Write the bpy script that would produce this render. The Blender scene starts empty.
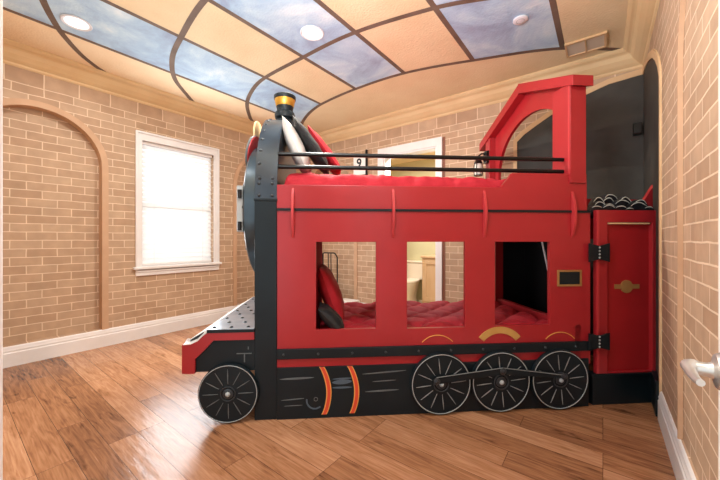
import bpy, bmesh, math, random
from math import sin, cos, pi, radians, sqrt, exp
from mathutils import Vector, Matrix, noise
from mathutils.geometry import tessellate_polygon
random.seed(7)
SC = bpy.context.scene
COL = SC.collection

# ------------------------------------------------------------------ frames
# camera stands in the doorway, 1.2 m up; the room is turned 37.2 degrees to it,
# the train bed stands diagonally across the room, 4.5 degrees off the camera's plane.
F, CX, CY, H = 320.0, 360.0, 239.0, 1.2
TH = radians(37.2)
TA = radians(4.51)
U = Vector((cos(TH), -sin(TH), 0)); V = Vector((sin(TH), cos(TH), 0))
S = Vector((cos(TA), sin(TA), 0)); T = Vector((-sin(TA), cos(TA), 0))
O = Vector((-0.5533, 2.1333, 0))
UL, UR, VB, ZC = -4.45, 0.313, 4.08, 3.015      # left wall, right wall, back wall, ceiling

def room(u, v, z=0): return U*u + V*v + Vector((0, 0, z))
def tloc(s, t, z=0): return O + S*s + T*t + Vector((0, 0, z))

# ------------------------------------------------------------------ materials
def lin(c):
    return tuple(((x/255)/12.92 if x/255 <= 0.04045 else ((x/255+0.055)/1.055)**2.4) for x in c)
def rgba(c): return lin(c) + (1,)

def base_mat(name, col, rough=0.5, metal=0.0, spec=0.5):
    m = bpy.data.materials.new(name); m.use_nodes = True
    b = m.node_tree.nodes['Principled BSDF']
    b.inputs['Base Color'].default_value = rgba(col)
    b.inputs['Roughness'].default_value = rough
    b.inputs['Metallic'].default_value = metal
    b.inputs['Specular IOR Level'].default_value = spec
    return m

def N(m, typ, **kw):
    n = m.node_tree.nodes.new(typ)
    for k, v in kw.items():
        if k in n.inputs: n.inputs[k].default_value = v
        else: setattr(n, k, v)
    return n
def LK(m, a, b): m.node_tree.links.new(a, b)

def noisy(name, col, col2, scale=6, rough=0.5, metal=0.0, bump=0.0, bscale=60, spec=0.5, stretch=(1, 1, 1), detail=4):
    """base colour wandering between two tones, with an optional fine bump"""
    m = base_mat(name, col, rough, metal, spec)
    b = m.node_tree.nodes['Principled BSDF']
    tc = N(m, 'ShaderNodeTexCoord'); mp = N(m, 'ShaderNodeMapping'); mp.inputs['Scale'].default_value = stretch
    LK(m, tc.outputs['Object'], mp.inputs['Vector'])
    nz = N(m, 'ShaderNodeTexNoise'); nz.inputs['Scale'].default_value = scale; nz.inputs['Detail'].default_value = detail
    LK(m, mp.outputs['Vector'], nz.inputs['Vector'])
    cr = N(m, 'ShaderNodeValToRGB')
    cr.color_ramp.elements[0].position = 0.35; cr.color_ramp.elements[0].color = rgba(col)
    cr.color_ramp.elements[1].position = 0.65; cr.color_ramp.elements[1].color = rgba(col2)
    LK(m, nz.outputs['Fac'], cr.inputs['Fac']); LK(m, cr.outputs['Color'], b.inputs['Base Color'])
    if bump:
        n2 = N(m, 'ShaderNodeTexNoise'); n2.inputs['Scale'].default_value = bscale; n2.inputs['Detail'].default_value = 3
        LK(m, mp.outputs['Vector'], n2.inputs['Vector'])
        bp = N(m, 'ShaderNodeBump'); bp.inputs['Strength'].default_value = bump; bp.inputs['Distance'].default_value = 0.01
        LK(m, n2.outputs['Fac'], bp.inputs['Height']); LK(m, bp.outputs['Normal'], b.inputs['Normal'])
    return m

def brick_mat(name, along, c1, c2, mortar, bw=0.225, bh=0.0838, z0=0.0, top=2.70):
    """painted brick: running bond, with one course of tall blocks under the crown"""
    m = base_mat(name, c1, 0.7, spec=0.3)
    b = m.node_tree.nodes['Principled BSDF']
    tc = N(m, 'ShaderNodeTexCoord'); sx = N(m, 'ShaderNodeSeparateXYZ'); LK(m, tc.outputs['Object'], sx.inputs[0])
    cx = N(m, 'ShaderNodeCombineXYZ')
    LK(m, sx.outputs[along], cx.inputs[0]); LK(m, sx.outputs['Z'], cx.inputs[1])
    # slight wobble so that the hand-painted joints are not dead straight
    wob = N(m, 'ShaderNodeTexNoise'); wob.inputs['Scale'].default_value = 5; LK(m, tc.outputs['Object'], wob.inputs['Vector'])
    wm = N(m, 'ShaderNodeVectorMath', operation='MULTIPLY_ADD')
    wm.inputs[1].default_value = (0.012, 0.012, 0)
    LK(m, wob.outputs['Color'], wm.inputs[0]); LK(m, cx.outputs[0], wm.inputs[2])
    def bt(w, h, off, mo):
        t = N(m, 'ShaderNodeTexBrick'); t.offset = 0.5; t.squash = 1.0
        t.inputs['Scale'].default_value = 1; t.inputs['Brick Width'].default_value = w; t.inputs['Row Height'].default_value = h
        t.inputs['Mortar Size'].default_value = mo; t.inputs['Mortar Smooth'].default_value = 0.25
        t.inputs['Color1'].default_value = rgba(c1); t.inputs['Color2'].default_value = rgba(c2); t.inputs['Mortar'].default_value = rgba(mortar)
        mp = N(m, 'ShaderNodeMapping'); mp.inputs['Location'].default_value = (0.03, off, 0)
        LK(m, wm.outputs[0], mp.inputs['Vector']); LK(m, mp.outputs['Vector'], t.inputs['Vector'])
        return t
    a = bt(bw, bh, -(top % bh), 0.0045)
    t = bt(0.27, 0.16, -top+0.16*20, 0.006)
    cmp_ = N(m, 'ShaderNodeMath', operation='GREATER_THAN'); cmp_.inputs[1].default_value = top
    LK(m, sx.outputs['Z'], cmp_.inputs[0])
    mx = N(m, 'ShaderNodeMix', data_type='RGBA'); LK(m, cmp_.outputs[0], mx.inputs['Factor'])
    LK(m, a.outputs['Color'], mx.inputs['A']); LK(m, t.outputs['Color'], mx.inputs['B'])
    mf = N(m, 'ShaderNodeMix', data_type='FLOAT'); LK(m, cmp_.outputs[0], mf.inputs['Factor'])
    LK(m, a.outputs['Fac'], mf.inputs['A']); LK(m, t.outputs['Fac'], mf.inputs['B'])
    # mottled stains inside the bricks
    nz = N(m, 'ShaderNodeTexNoise'); nz.inputs['Scale'].default_value = 9; nz.inputs['Detail'].default_value = 6
    LK(m, tc.outputs['Object'], nz.inputs['Vector'])
    mr = N(m, 'ShaderNodeMapRange'); mr.inputs['From Min'].default_value = 0.3; mr.inputs['From Max'].default_value = 0.7
    mr.inputs['To Min'].default_value = 0.90; mr.inputs['To Max'].default_value = 1.07
    LK(m, nz.outputs['Fac'], mr.inputs['Value'])
    vm = N(m, 'ShaderNodeVectorMath', operation='SCALE'); LK(m, mx.outputs['Result'], vm.inputs[0]); LK(m, mr.outputs['Result'], vm.inputs['Scale'])
    LK(m, vm.outputs[0], b.inputs['Base Color'])
    bp = N(m, 'ShaderNodeBump'); bp.inputs['Strength'].default_value = 0.25; bp.inputs['Distance'].default_value = 0.006
    LK(m, mf.outputs['Result'], bp.inputs['Height']); LK(m, bp.outputs['Normal'], b.inputs['Normal'])
    return m

def floor_mat():
    m = base_mat('oak_floor', (150, 95, 60), 0.25, spec=0.28)
    b = m.node_tree.nodes['Principled BSDF']
    tc = N(m, 'ShaderNodeTexCoord')
    br = N(m, 'ShaderNodeTexBrick'); br.offset = 0.37; br.offset_frequency = 3
    for k, v in (('Scale', 1), ('Brick Width', 1.15), ('Row Height', 0.150), ('Mortar Size', 0.0012), ('Mortar Smooth', 0.1)):
        br.inputs[k].default_value = v
    br.inputs['Color1'].default_value = (0, 0, 0, 1); br.inputs['Color2'].default_value = (1, 1, 1, 1); br.inputs['Mortar'].default_value = (0.5, 0.5, 0.5, 1)
    LK(m, tc.outputs['Object'], br.inputs['Vector'])
    # grain, running along the boards, shifted board by board
    sh = N(m, 'ShaderNodeVectorMath', operation='MULTIPLY_ADD'); sh.inputs[1].default_value = (7, 13, 3)
    LK(m, br.outputs['Color'], sh.inputs[0]); LK(m, tc.outputs['Object'], sh.inputs[2])
    mp = N(m, 'ShaderNodeMapping'); mp.inputs['Scale'].default_value = (1.6, 13, 1); LK(m, sh.outputs[0], mp.inputs['Vector'])
    g = N(m, 'ShaderNodeTexNoise'); g.inputs['Scale'].default_value = 2.2; g.inputs['Detail'].default_value = 8; g.inputs['Distortion'].default_value = 1.6
    LK(m, mp.outputs['Vector'], g.inputs['Vector'])
    mp2 = N(m, 'ShaderNodeMapping'); mp2.inputs['Scale'].default_value = (1.2, 42, 1); LK(m, sh.outputs[0], mp2.inputs['Vector'])
    g2 = N(m, 'ShaderNodeTexNoise'); g2.inputs['Scale'].default_value = 3; g2.inputs['Detail'].default_value = 4
    LK(m, mp2.outputs['Vector'], g2.inputs['Vector'])
    add = N(m, 'ShaderNodeMath', operation='MULTIPLY_ADD'); add.inputs[1].default_value = 0.30
    LK(m, br.outputs['Color'], add.inputs[0])
    ad2 = N(m, 'ShaderNodeMath', operation='MULTIPLY_ADD'); ad2.inputs[1].default_value = 0.55
    LK(m, g.outputs['Fac'], ad2.inputs[0])
    ad3 = N(m, 'ShaderNodeMath', operation='MULTIPLY'); ad3.inputs[1].default_value = 0.42
    LK(m, g2.outputs['Fac'], ad3.inputs[0]); LK(m, ad3.outputs[0], ad2.inputs[2]); LK(m, ad2.outputs[0], add.inputs[2])
    cr = N(m, 'ShaderNodeValToRGB'); e = cr.color_ramp.elements
    e[0].position = 0.28; e[0].color = rgba((86, 54, 36)); e[1].position = 0.86; e[1].color = rgba((194, 146, 110))
    for p, c in ((0.45, (134, 90, 62)), (0.60, (160, 112, 78)), (0.72, (176, 126, 92))):
        x = e.new(p); x.color = rgba(c)
    mp4 = N(m, 'ShaderNodeMapping'); mp4.inputs['Scale'].default_value = (2.2, 11, 1); mp4.inputs['Location'].default_value = (3, 5, 0); LK(m, sh.outputs[0], mp4.inputs['Vector'])
    g4 = N(m, 'ShaderNodeTexNoise'); g4.inputs['Scale'].default_value = 1.5; g4.inputs['Detail'].default_value = 5; g4.inputs['Distortion'].default_value = 0.8
    LK(m, mp4.outputs['Vector'], g4.inputs['Vector'])
    st4 = N(m, 'ShaderNodeMapRange'); st4.inputs['From Min'].default_value = 0.58; st4.inputs['From Max'].default_value = 0.74; st4.inputs['To Max'].default_value = 0.26
    LK(m, g4.outputs['Fac'], st4.inputs['Value'])
    sb4 = N(m, 'ShaderNodeMath', operation='SUBTRACT'); LK(m, add.outputs[0], sb4.inputs[0]); LK(m, st4.outputs['Result'], sb4.inputs[1])
    LK(m, sb4.outputs[0], cr.inputs['Fac'])
    mx = N(m, 'ShaderNodeMix', data_type='RGBA'); mx.inputs['B'].default_value = rgba((70, 40, 26))
    LK(m, br.outputs['Fac'], mx.inputs['Factor']); LK(m, cr.outputs['Color'], mx.inputs['A']); LK(m, mx.outputs['Result'], b.inputs['Base Color'])
    mr = N(m, 'ShaderNodeMapRange'); mr.inputs['To Min'].default_value = 0.20; mr.inputs['To Max'].default_value = 0.30
    LK(m, g2.outputs['Fac'], mr.inputs['Value']); LK(m, mr.outputs['Result'], b.inputs['Roughness'])
    # hand-scraped unevenness plus the board joints
    mp3 = N(m, 'ShaderNodeMapping'); mp3.inputs['Scale'].default_value = (3, 12, 1); LK(m, sh.outputs[0], mp3.inputs['Vector'])
    g3 = N(m, 'ShaderNodeTexNoise'); g3.inputs['Scale'].default_value = 2.5; LK(m, mp3.outputs['Vector'], g3.inputs['Vector'])
    hm = N(m, 'ShaderNodeMath', operation='MULTIPLY_ADD'); hm.inputs[1].default_value = -0.6
    LK(m, br.outputs['Fac'], hm.inputs[0]); LK(m, g3.outputs['Fac'], hm.inputs[2])
    bp = N(m, 'ShaderNodeBump'); bp.inputs['Strength'].default_value = 0.30; bp.inputs['Distance'].default_value = 0.006
    LK(m, hm.outputs[0], bp.inputs['Height']); LK(m, bp.outputs['Normal'], b.inputs['Normal'])
    return m

def sky_mural_mat():
    m = base_mat('painted_sky', (175, 198, 224), 0.75, spec=0.2)
    b = m.node_tree.nodes['Principled BSDF']
    tc = N(m, 'ShaderNodeTexCoord')
    nz = N(m, 'ShaderNodeTexNoise'); nz.inputs['Scale'].default_value = 2.0; nz.inputs['Detail'].default_value = 8; nz.inputs['Roughness'].default_value = 0.62; nz.inputs['Distortion'].default_value = 0.5
    LK(m, tc.outputs['Object'], nz.inputs['Vector'])
    cr = N(m, 'ShaderNodeValToRGB'); e = cr.color_ramp.elements
    e[0].position = 0.33; e[0].color = rgba((156, 174, 202)); e[1].position = 0.72; e[1].color = rgba((234, 243, 247))
    for p, c in ((0.46, (174, 202, 226)), (0.56, (196, 220, 236))):
        x = e.new(p); x.color = rgba(c)
    LK(m, nz.outputs['Fac'], cr.inputs['Fac']); LK(m, cr.outputs['Color'], b.inputs['Base Color'])
    n2 = N(m, 'ShaderNodeTexNoise'); n2.inputs['Scale'].default_value = 55; LK(m, tc.outputs['Object'], n2.inputs['Vector'])
    bp = N(m, 'ShaderNodeBump'); bp.inputs['Strength'].default_value = 0.35; bp.inputs['Distance'].default_value = 0.01
    LK(m, n2.outputs['Fac'], bp.inputs['Height']); LK(m, bp.outputs['Normal'], b.inputs['Normal'])
    return m

def emit_mat(name, col, strength):
    m = base_mat(name, col, 0.4)
    b = m.node_tree.nodes['Principled BSDF']
    b.inputs['Emission Color'].default_value = rgba(col); b.inputs['Emission Strength'].default_value = strength
    return m

def slat_mat():
    m = base_mat('blind_slat', (250, 250, 248), 0.5)
    b = m.node_tree.nodes['Principled BSDF']
    tr = N(m, 'ShaderNodeBsdfTranslucent'); tr.inputs['Color'].default_value = (0.95, 0.95, 0.95, 1)
    mx = N(m, 'ShaderNodeMixShader'); mx.inputs[0].default_value = 0.5
    LK(m, b.outputs[0], mx.inputs[1]); LK(m, tr.outputs[0], mx.inputs[2])
    LK(m, mx.outputs[0], m.node_tree.nodes['Material Output'].inputs['Surface'])
    return m

BR_L = brick_mat('brick_painted_left', 'Y', (194, 164, 136), (180, 148, 120), (226, 202, 174))
BR_B = brick_mat('brick_painted_back', 'X', (194, 164, 136), (180, 148, 120), (226, 202, 174))
BR_R = BR_L
M = dict(
    red=noisy('red_paint', (158, 32, 38), (165, 36, 42), 3, 0.30, bump=0.02, bscale=90),
    red_edge=base_mat('red_paint_edge', (184, 52, 56), 0.35),
    door_red=noisy('dark_red_paint', (158, 22, 27), (168, 26, 31), 4, 0.55),
    matt_red=base_mat('matt_dark_red', (140, 20, 32), 0.9, spec=0.05),
    black=noisy('black_paint', (14, 23, 28), (19, 29, 34), 4, 0.42, bump=0.03, bscale=70, spec=0.3),
    steel=noisy('gunmetal_paint', (44, 52, 60), (58, 66, 74), 4, 0.30, metal=0.35),
    boiler=noisy('boiler_paint', (52, 66, 76), (66, 80, 88), 4, 0.28, metal=0.3),
    bolt=base_mat('bolt_metal', (70, 74, 78), 0.3, 0.6),
    blackbolt=base_mat('black_bolt', (14, 14, 15), 0.35, 0.2),
    deckplate=noisy('deck_plate', (150, 164, 178), (170, 182, 194), 5, 0.22, metal=0.35),
    rail=base_mat('black_rail', (16, 16, 17), 0.28, 0.3),
    gold=noisy('gold_paint', (186, 140, 72), (196, 152, 84), 9, 0.5),
    brass=noisy('brass_band', (190, 140, 50), (214, 166, 74), 12, 0.32, metal=0.55),
    dullgold=noisy('dull_gold', (150, 108, 60), (160, 120, 70), 8, 0.5),
    orange=base_mat('orange_red_band', (214, 70, 42), 0.45),
    yellow=base_mat('yellow_line', (222, 160, 80), 0.45),
    silver=base_mat('silver_paint', (170, 174, 174), 0.4),
    stroke=base_mat('grey_brush_paint', (92, 98, 100), 0.5),
    stroke2=base_mat('blue_grey_brush_paint', (74, 90, 104), 0.4),
    white=base_mat('white_paint', (236, 234, 232), 0.4),
    trim=noisy('white_trim', (238, 234, 232), (230, 226, 224), 4, 0.42),
    crown=noisy('crown_paint', (230, 200, 154), (222, 188, 140), 2.5, 0.6),
    band=noisy('arch_band', (202, 164, 132), (192, 154, 122), 5, 0.7),
    cream=noisy('cream_ceiling', (250, 226, 190), (244, 214, 174), 2.0, 0.8, bump=0.45, bscale=55),
    tan=noisy('tan_ceiling', (238, 216, 176), (232, 206, 164), 2.4, 0.8, bump=0.45, bscale=55),
    sky=sky_mural_mat(),
    rib=noisy('brown_rib', (104, 84, 70), (122, 102, 88), 5, 0.75, bump=0.3, bscale=55),
    tunnel=noisy('tunnel_black', (58, 54, 49), (70, 66, 60), 5, 0.7),
    tunneltrim=noisy('tunnel_border', (226, 190, 146), (214, 176, 132), 4, 0.7),
    brown=base_mat('brown_shadow_paint', (128, 80, 60), 0.6),
    floor=floor_mat(),
    quilt=noisy('red_quilt', (178, 36, 48), (190, 44, 56), 14, 0.72, bump=0.25, bscale=45, spec=0.25),
    redcloth=noisy('red_pillow_cloth', (174, 32, 42), (186, 40, 50), 12, 0.7, bump=0.2, bscale=50, spec=0.25),
    blackcloth=noisy('black_pillow_cloth', (18, 18, 20), (28, 28, 30), 12, 0.6, bump=0.2, bscale=50),
    whitecloth=noisy('pale_pillow_cloth', (214, 206, 198), (202, 194, 188), 12, 0.75, bump=0.2, bscale=50),
    coal=noisy('coal_paint', (12, 14, 18), (24, 27, 34), 10, 0.45),
    nickel=base_mat('satin_nickel', (206, 202, 196), 0.34, 0.75),
    lampglass=emit_mat('lamp_diffuser', (255, 244, 226), 9.0),
    offglass=emit_mat('lamp_diffuser_soft', (250, 246, 240), 0.9),
    pane=emit_mat('daylight_pane', (246, 250, 255), 0.95),
    slat=slat_mat(),
    porcelain=base_mat('porcelain', (236, 222, 200), 0.25),
    bathwall=noisy('bath_wall', (208, 200, 160), (200, 192, 152), 2, 0.8),
    bathfloor=noisy('bath_tile', (190, 170, 140), (178, 158, 128), 4, 0.5),
    vanity=noisy('maple_vanity', (206, 172, 134), (198, 162, 122), 3, 0.5, stretch=(6, 6, 1)),
    trunk=noisy('tan_trunk', (150, 104, 66), (128, 86, 54), 6, 0.6),
    signw=base_mat('sign_white', (244, 240, 236), 0.5),
    grey=base_mat('grey_board', (92, 90, 90), 0.6),
    outlet=base_mat('grey_plate', (150, 150, 148), 0.5),
    detector=base_mat('detector_white', (226, 226, 232), 0.5),
    cream_panel=noisy('panel_cream', (222, 186, 142), (210, 172, 126), 5, 0.6),
    ghostpane=base_mat('ghost_pale', (216, 200, 180), 0.5),
    glass=base_mat('lantern_glass', (210, 205, 195), 0.1),
)

# ------------------------------------------------------------------ mesh builder
class MB:
    def __init__(self): self.bm = bmesh.new()
    def box(self, x0, x1, y0, y1, z0, z1, mi=0):
        vs = [self.bm.verts.new((x, y, z)) for x in (x0, x1) for y in (y0, y1) for z in (z0, z1)]
        for f in ((0, 1, 3, 2), (4, 6, 7, 5), (0, 4, 5, 1), (2, 3, 7, 6), (0, 2, 6, 4), (1, 5, 7, 3)):
            self.bm.faces.new([vs[i] for i in f]).material_index = mi
        return self
    def prism(self, outer, c0, c1, mp, holes=(), mi=0):
        """extrude a 2-D polygon (with holes) from c0 to c1; mp(a, b, c) -> xyz"""
        loops = [list(outer)] + [list(h) for h in holes]
        A, B = [], []
        for L in loops:
            A.append([self.bm.verts.new(mp(a, b, c0)) for a, b in L])
            B.append([self.bm.verts.new(mp(a, b, c1)) for a, b in L])
        if holes:
            tri = tessellate_polygon([[Vector((a, b, 0)) for a, b in L] for L in loops])
            fa = [v for L in A for v in L]; fb = [v for L in B for v in L]
            for t in tri:
                try:
                    self.bm.faces.new([fa[i] for i in t]).material_index = mi
                    self.bm.faces.new([fb[i] for i in reversed(t)]).material_index = mi
                except ValueError: pass
        else:
            self.bm.faces.new(A[0]).material_index = mi
            self.bm.faces.new(list(reversed(B[0]))).material_index = mi
        for a, b in zip(A, B):
            n = len(a)
            for i in range(n):
                self.bm.faces.new((a[i], b[i], b[(i+1) % n], a[(i+1) % n])).material_index = mi
        return self
    def loft(self, rings, closed=True, cap=True, mi=0):
        R = [[self.bm.verts.new(p) for p in r] for r in rings]
        n = len(R[0])
        for a, b in zip(R, R[1:]):
            for i in range(n if closed else n-1):
                self.bm.faces.new((a[i], a[(i+1) % n], b[(i+1) % n], b[i])).material_index = mi
        if cap and closed:
            self.bm.faces.new(list(reversed(R[0]))).material_index = mi; self.bm.faces.new(R[-1]).material_index = mi
        return self
    def lathe(self, prof, c, ax, n=32, mi=0):
        """prof: (radius, height) along axis ax from point c"""
        c = Vector(c); ax = Vector(ax).normalized()
        e1 = ax.orthogonal().normalized(); e2 = ax.cross(e1)
        return self.loft([[c + ax*h + (e1*cos(2*pi*i/n) + e2*sin(2*pi*i/n))*max(r, 1e-4) for i in range(n)] for r, h in prof], mi=mi)
    def cyl(self, p0, p1, r, n=16, r1=None, mi=0):
        p0 = Vector(p0); p1 = Vector(p1)
        return self.lathe([(r, 0), (r if r1 is None else r1, (p1-p0).length)], p0, p1-p0, n, mi)
    def tube(self, pts, r, n=10, mi=0):
        pts = [Vector(p) for p in pts]; rings = []; prev = None
        for i, p in enumerate(pts):
            d = (pts[min(i+1, len(pts)-1)] - pts[max(i-1, 0)]).normalized()
            e1 = d.orthogonal().normalized() if prev is None else (prev - d*prev.dot(d)).normalized()
            prev = e1; e2 = d.cross(e1)
            rr = r[i] if isinstance(r, (list, tuple)) else r
            rings.append([p + (e1*cos(2*pi*k/n) + e2*sin(2*pi*k/n))*rr for k in range(n)])
        return self.loft(rings, mi=mi)
    def torus(self, c, ax, R, r, n=48, k=8, flat=1.0, a0=0, a1=2*pi, mi=0):
        c = Vector(c); ax = Vector(ax).normalized(); e1 = ax.orthogonal().normalized(); e2 = ax.cross(e1)
        full = abs(a1-a0-2*pi) < 1e-6
        rings = []
        for i in range(n+1):
            a = a0+(a1-a0)*i/n; d = e1*cos(a)+e2*sin(a)
            rings.append([c + d*(R+r*cos(2*pi*j/k)) + ax*(r*flat*sin(2*pi*j/k)) for j in range(k)])
        return self.loft(rings, cap=not full, mi=mi)
    def ball(self, c, r, n=12, sc=(1, 1, 1), mi=0):
        c = Vector(c)
        rings = []
        for i in range(n//2+1):
            a = pi*i/(n//2)
            rings.append([c + Vector((r*sc[0]*max(sin(a), 1e-3)*cos(2*pi*j/n), r*sc[1]*max(sin(a), 1e-3)*sin(2*pi*j/n), r*sc[2]*cos(a))) for j in range(n)])
        return self.loft(rings, mi=mi)
    def build(self, name, mats, parent=None, bevel=0, smooth=False, loc=None, rot=0, seg=2, dbl=False):
        if dbl: bmesh.ops.remove_doubles(self.bm, verts=self.bm.verts, dist=1e-5)
        bmesh.ops.recalc_face_normals(self.bm, faces=self.bm.faces)
        me = bpy.data.meshes.new(name); self.bm.to_mesh(me); self.bm.free()
        for mt in (mats if isinstance(mats, (list, tuple)) else [mats]): me.materials.append(M[mt] if isinstance(mt, str) else mt)
        o = bpy.data.objects.new(name, me); COL.objects.link(o)
        if smooth:
            me.polygons.foreach_set('use_smooth', [True]*len(me.polygons))
            me.set_sharp_from_angle(angle=radians(38))
        if bevel:
            b = o.modifiers.new('bevel', 'BEVEL'); b.width = bevel; b.segments = seg; b.limit_method = 'ANGLE'; b.angle_limit = radians(40)
            b.harden_normals = False
        if parent: o.parent = parent
        if loc is not None: o.location = loc
        o.rotation_euler = (0, 0, rot)
        return o

def thing(name, label, cat, loc=(0, 0, 0), rot=0, group=None):
    o = bpy.data.objects.new(name, None); COL.objects.link(o); o.empty_display_size = 0.1
    o.location = loc; o.rotation_euler = (0, 0, rot)
    return tag(o, label, cat, group)
def tag(o, label, cat, group=None):
    o['label'] = label; o['category'] = cat
    if group: o['group'] = group
    return o
def struct(o, label=None, cat=None):
    o['kind'] = 'structure'
    if label: o['label'] = label
    if cat: o['category'] = cat
    return o
def copy_thing(o):
    c = o.copy(); COL.objects.link(c)
    for ch in o.children:
        d = ch.copy(); COL.objects.link(d); d.parent = c
        for g in ch.children:
            e = g.copy(); COL.objects.link(e); e.parent = d
    return c

# 2-D maps: room frame walls and the train's side
def m_left(v, z, x): return (UL - x, v, z)          # x grows into the wall
def m_right(v, z, x): return (UR + x, v, z)
def m_back(u, z, x): return (u, VB + x, z)
def m_side(s, z, t): return (s, t, z)                # train side, t grows inwards
def m_end(t, z, s): return (s, t, z)                 # train cross plane
ROT = -TH

def arc_pts(cx, cz, r, a0, a1, n, rz=None):
    rz = r if rz is None else rz
    return [(cx + r*cos(a0+(a1-a0)*i/n), cz + rz*sin(a0+(a1-a0)*i/n)) for i in range(n+1)]
def arch(cx, r, zs, zb, n=20):
    """outline of an arched opening, anticlockwise from the bottom left"""
    return [(cx-r, zb), (cx+r, zb)] + arc_pts(cx, zs, r, 0, pi, n)
def ribbon(inner, outer): return inner + list(reversed(outer))

# ================================================================== SETTING
ND = 0.10   # depth of the blind arches
BBH = 0.19
NL = [(0.60, 0.505, 2.0), (3.34, 0.595, 2.0)]
NB = [(-3.76, 0.555, 1.95)]
NR = [(1.63, 0.635, 2.05)]
WIN = [(1.475, 0.86), (2.40, 0.86), (2.40, 2.405), (1.475, 2.405)]

# floor
struct(MB().box(-5.2, 1.2, -1.6, VB, -0.05, 0).build('floor', 'floor', rot=ROT), 'warm brown hardwood floor with long boards', 'floor')

# left wall with two blind arches and the window opening
w = MB().prism([(-1.6, 0), (4.20, 0), (4.20, 3.05), (-1.6, 3.05)], 0, ND, m_left, holes=[arch(c, r, zs, BBH) for c, r, zs in NL] + [WIN])
w.prism([(-1.6, 0), (4.20, 0), (4.20, 3.05), (-1.6, 3.05)], ND, ND+0.08, m_left, holes=[WIN])
struct(w.build('wall_left', BR_L, rot=ROT), 'tan painted brick wall with blind arches around the window', 'wall')

# back wall: arched niche, bathroom doorway, black painted tunnel mouth (second material)
DO = [(-2.64, 0), (-1.79, 0), (-1.79, 2.455), (-2.64, 2.455)]
DOP = [(UL-0.1, 0), (-2.64, 0), (-2.64, 2.455), (-1.79, 2.455), (-1.79, 0), (UR+0.1, 0), (UR+0.1, 3.05), (UL-0.1, 3.05)]
w = MB().prism(DOP, 0, ND, m_back, holes=[arch(c, r, zs, BBH) for c, r, zs in NB])
w.prism(DOP, ND, ND+0.05, m_back)
TB = [(-0.795, 0), (UR-0.002, 0), (UR-0.002, 2.775), (0.05, 2.755), (-0.14, 2.70), (-0.30, 2.64), (-0.446, 2.564), (-0.60, 2.475), (-0.72, 2.40), (-0.795, 2.33)]
w.prism(TB, -0.004, 0.001, m_back, mi=1)
struct(w.build('wall_back', [BR_B, 'tunnel'], rot=ROT), 'painted brick back wall with bathroom doorway and black tunnel mouth', 'wall')

# right wall: arched niche, other half of the tunnel
NDR = 0.009   # the right-hand arch is only a shallow relief
w = MB().prism([(-1.6, 0), (4.20, 0), (4.20, 3.05), (-1.6, 3.05)], 0, NDR, m_right, holes=[arch(c, r, zs, BBH) for c, r, zs in NR])
w.prism([(-1.6, 0), (4.20, 0), (4.20, 3.05), (-1.6, 3.05)], NDR, ND+0.05, m_right)
TRW = [(2.954, 0), (VB-0.002, 0), (VB-0.002, 2.775), (3.82, 2.745), (3.59, 2.69), (3.33, 2.60), (3.155, 2.50), (3.03, 2.40), (2.954, 2.30)]
w.prism(TRW, -0.004, 0.001, m_right, mi=1)
struct(w.build('wall_right', [BR_R, 'tunnel'], rot=ROT), 'painted brick right wall with shallow arch', 'wall')

# front wall with the entrance the camera stands in
w = MB().box(UL-0.1, -1.75, -0.13, 0.02, 0, 3.05).box(0.26, UR+0.1, -0.13, 0.02, 0, 3.05).box(-1.75, 0.26, -0.13, 0.02, 2.5, 3.05)
struct(w.build('wall_front', BR_B, rot=ROT), 'painted brick wall with the entrance doorway', 'wall')

# tunnel border
def offset_arch(P, dx, dz): return [(a+dx, b+dz) for a, b in P]
inner = [(-0.795, 0.0), (-0.795, 2.33), (-0.72, 2.40), (-0.60, 2.475), (-0.446, 2.564), (-0.30, 2.64), (-0.14, 2.70), (0.05, 2.755), (UR-0.002, 2.775)]
outer = [(-0.835, 0.0), (-0.835, 2.36), (-0.75, 2.445), (-0.62, 2.525), (-0.455, 2.615), (-0.31, 2.69), (-0.15, 2.752), (0.045, 2.808), (UR-0.002, 2.832)]
w = MB()
for i in range(len(inner)-1):
    w.prism([inner[i], inner[i+1], outer[i+1], outer[i]], -0.012, 0.0, m_back)
innr = [(2.954, 0.0), (2.954, 2.30), (3.03, 2.40), (3.155, 2.50), (3.33, 2.60), (3.59, 2.69), (3.82, 2.745), (VB-0.002, 2.775)]
outr = [(2.915, 0.0), (2.915, 2.33), (3.00, 2.45), (3.14, 2.56), (3.32, 2.66), (3.585, 2.75), (3.815, 2.805), (VB-0.002, 2.832)]
for i in range(len(innr)-1):
    w.prism([innr[i], innr[i+1], outr[i+1], outr[i]], -0.012, 0.0, m_right)
struct(w.build('trim_1', 'tunneltrim', rot=ROT, dbl=True), 'cream border around the black tunnel mouth', 'trim')

# raised bands around the blind arches
k = 2
for nl, mp, nd in ((NL, m_left, ND), (NB, m_back, ND), (NR, m_right, NDR)):
    for c, r, zs in nl:
        w = MB()
        a = [(c-r, BBH)] + list(reversed(arc_pts(c, zs, r, 0, pi, 24))) + [(c+r, BBH)]
        bw_ = 0.055 if nd > 0.05 else 0.006
        b = [(c-r-bw_, BBH)] + list(reversed(arc_pts(c, zs, r+bw_, 0, pi, 24))) + [(c+r+bw_, BBH)]
        for i in range(len(a)-1):
            w.prism([a[i], a[i+1], b[i+1], b[i]], -0.012, 0.004, mp)
        # jamb and soffit lining the recess
        a2 = [(c-r+0.004, BBH)] + list(reversed(arc_pts(c, zs, r-0.004, 0, pi, 24))) + [(c+r-0.004, BBH)]
        for i in range(len(a)-1):
            w.prism([a[i], a[i+1], a2[i+1], a2[i]], -0.012, nd-0.001, mp)
        struct(w.build('trim_%d' % k, 'band', rot=ROT, dbl=True), 'plaster band round a blind brick arch', 'trim'); k += 1

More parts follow.
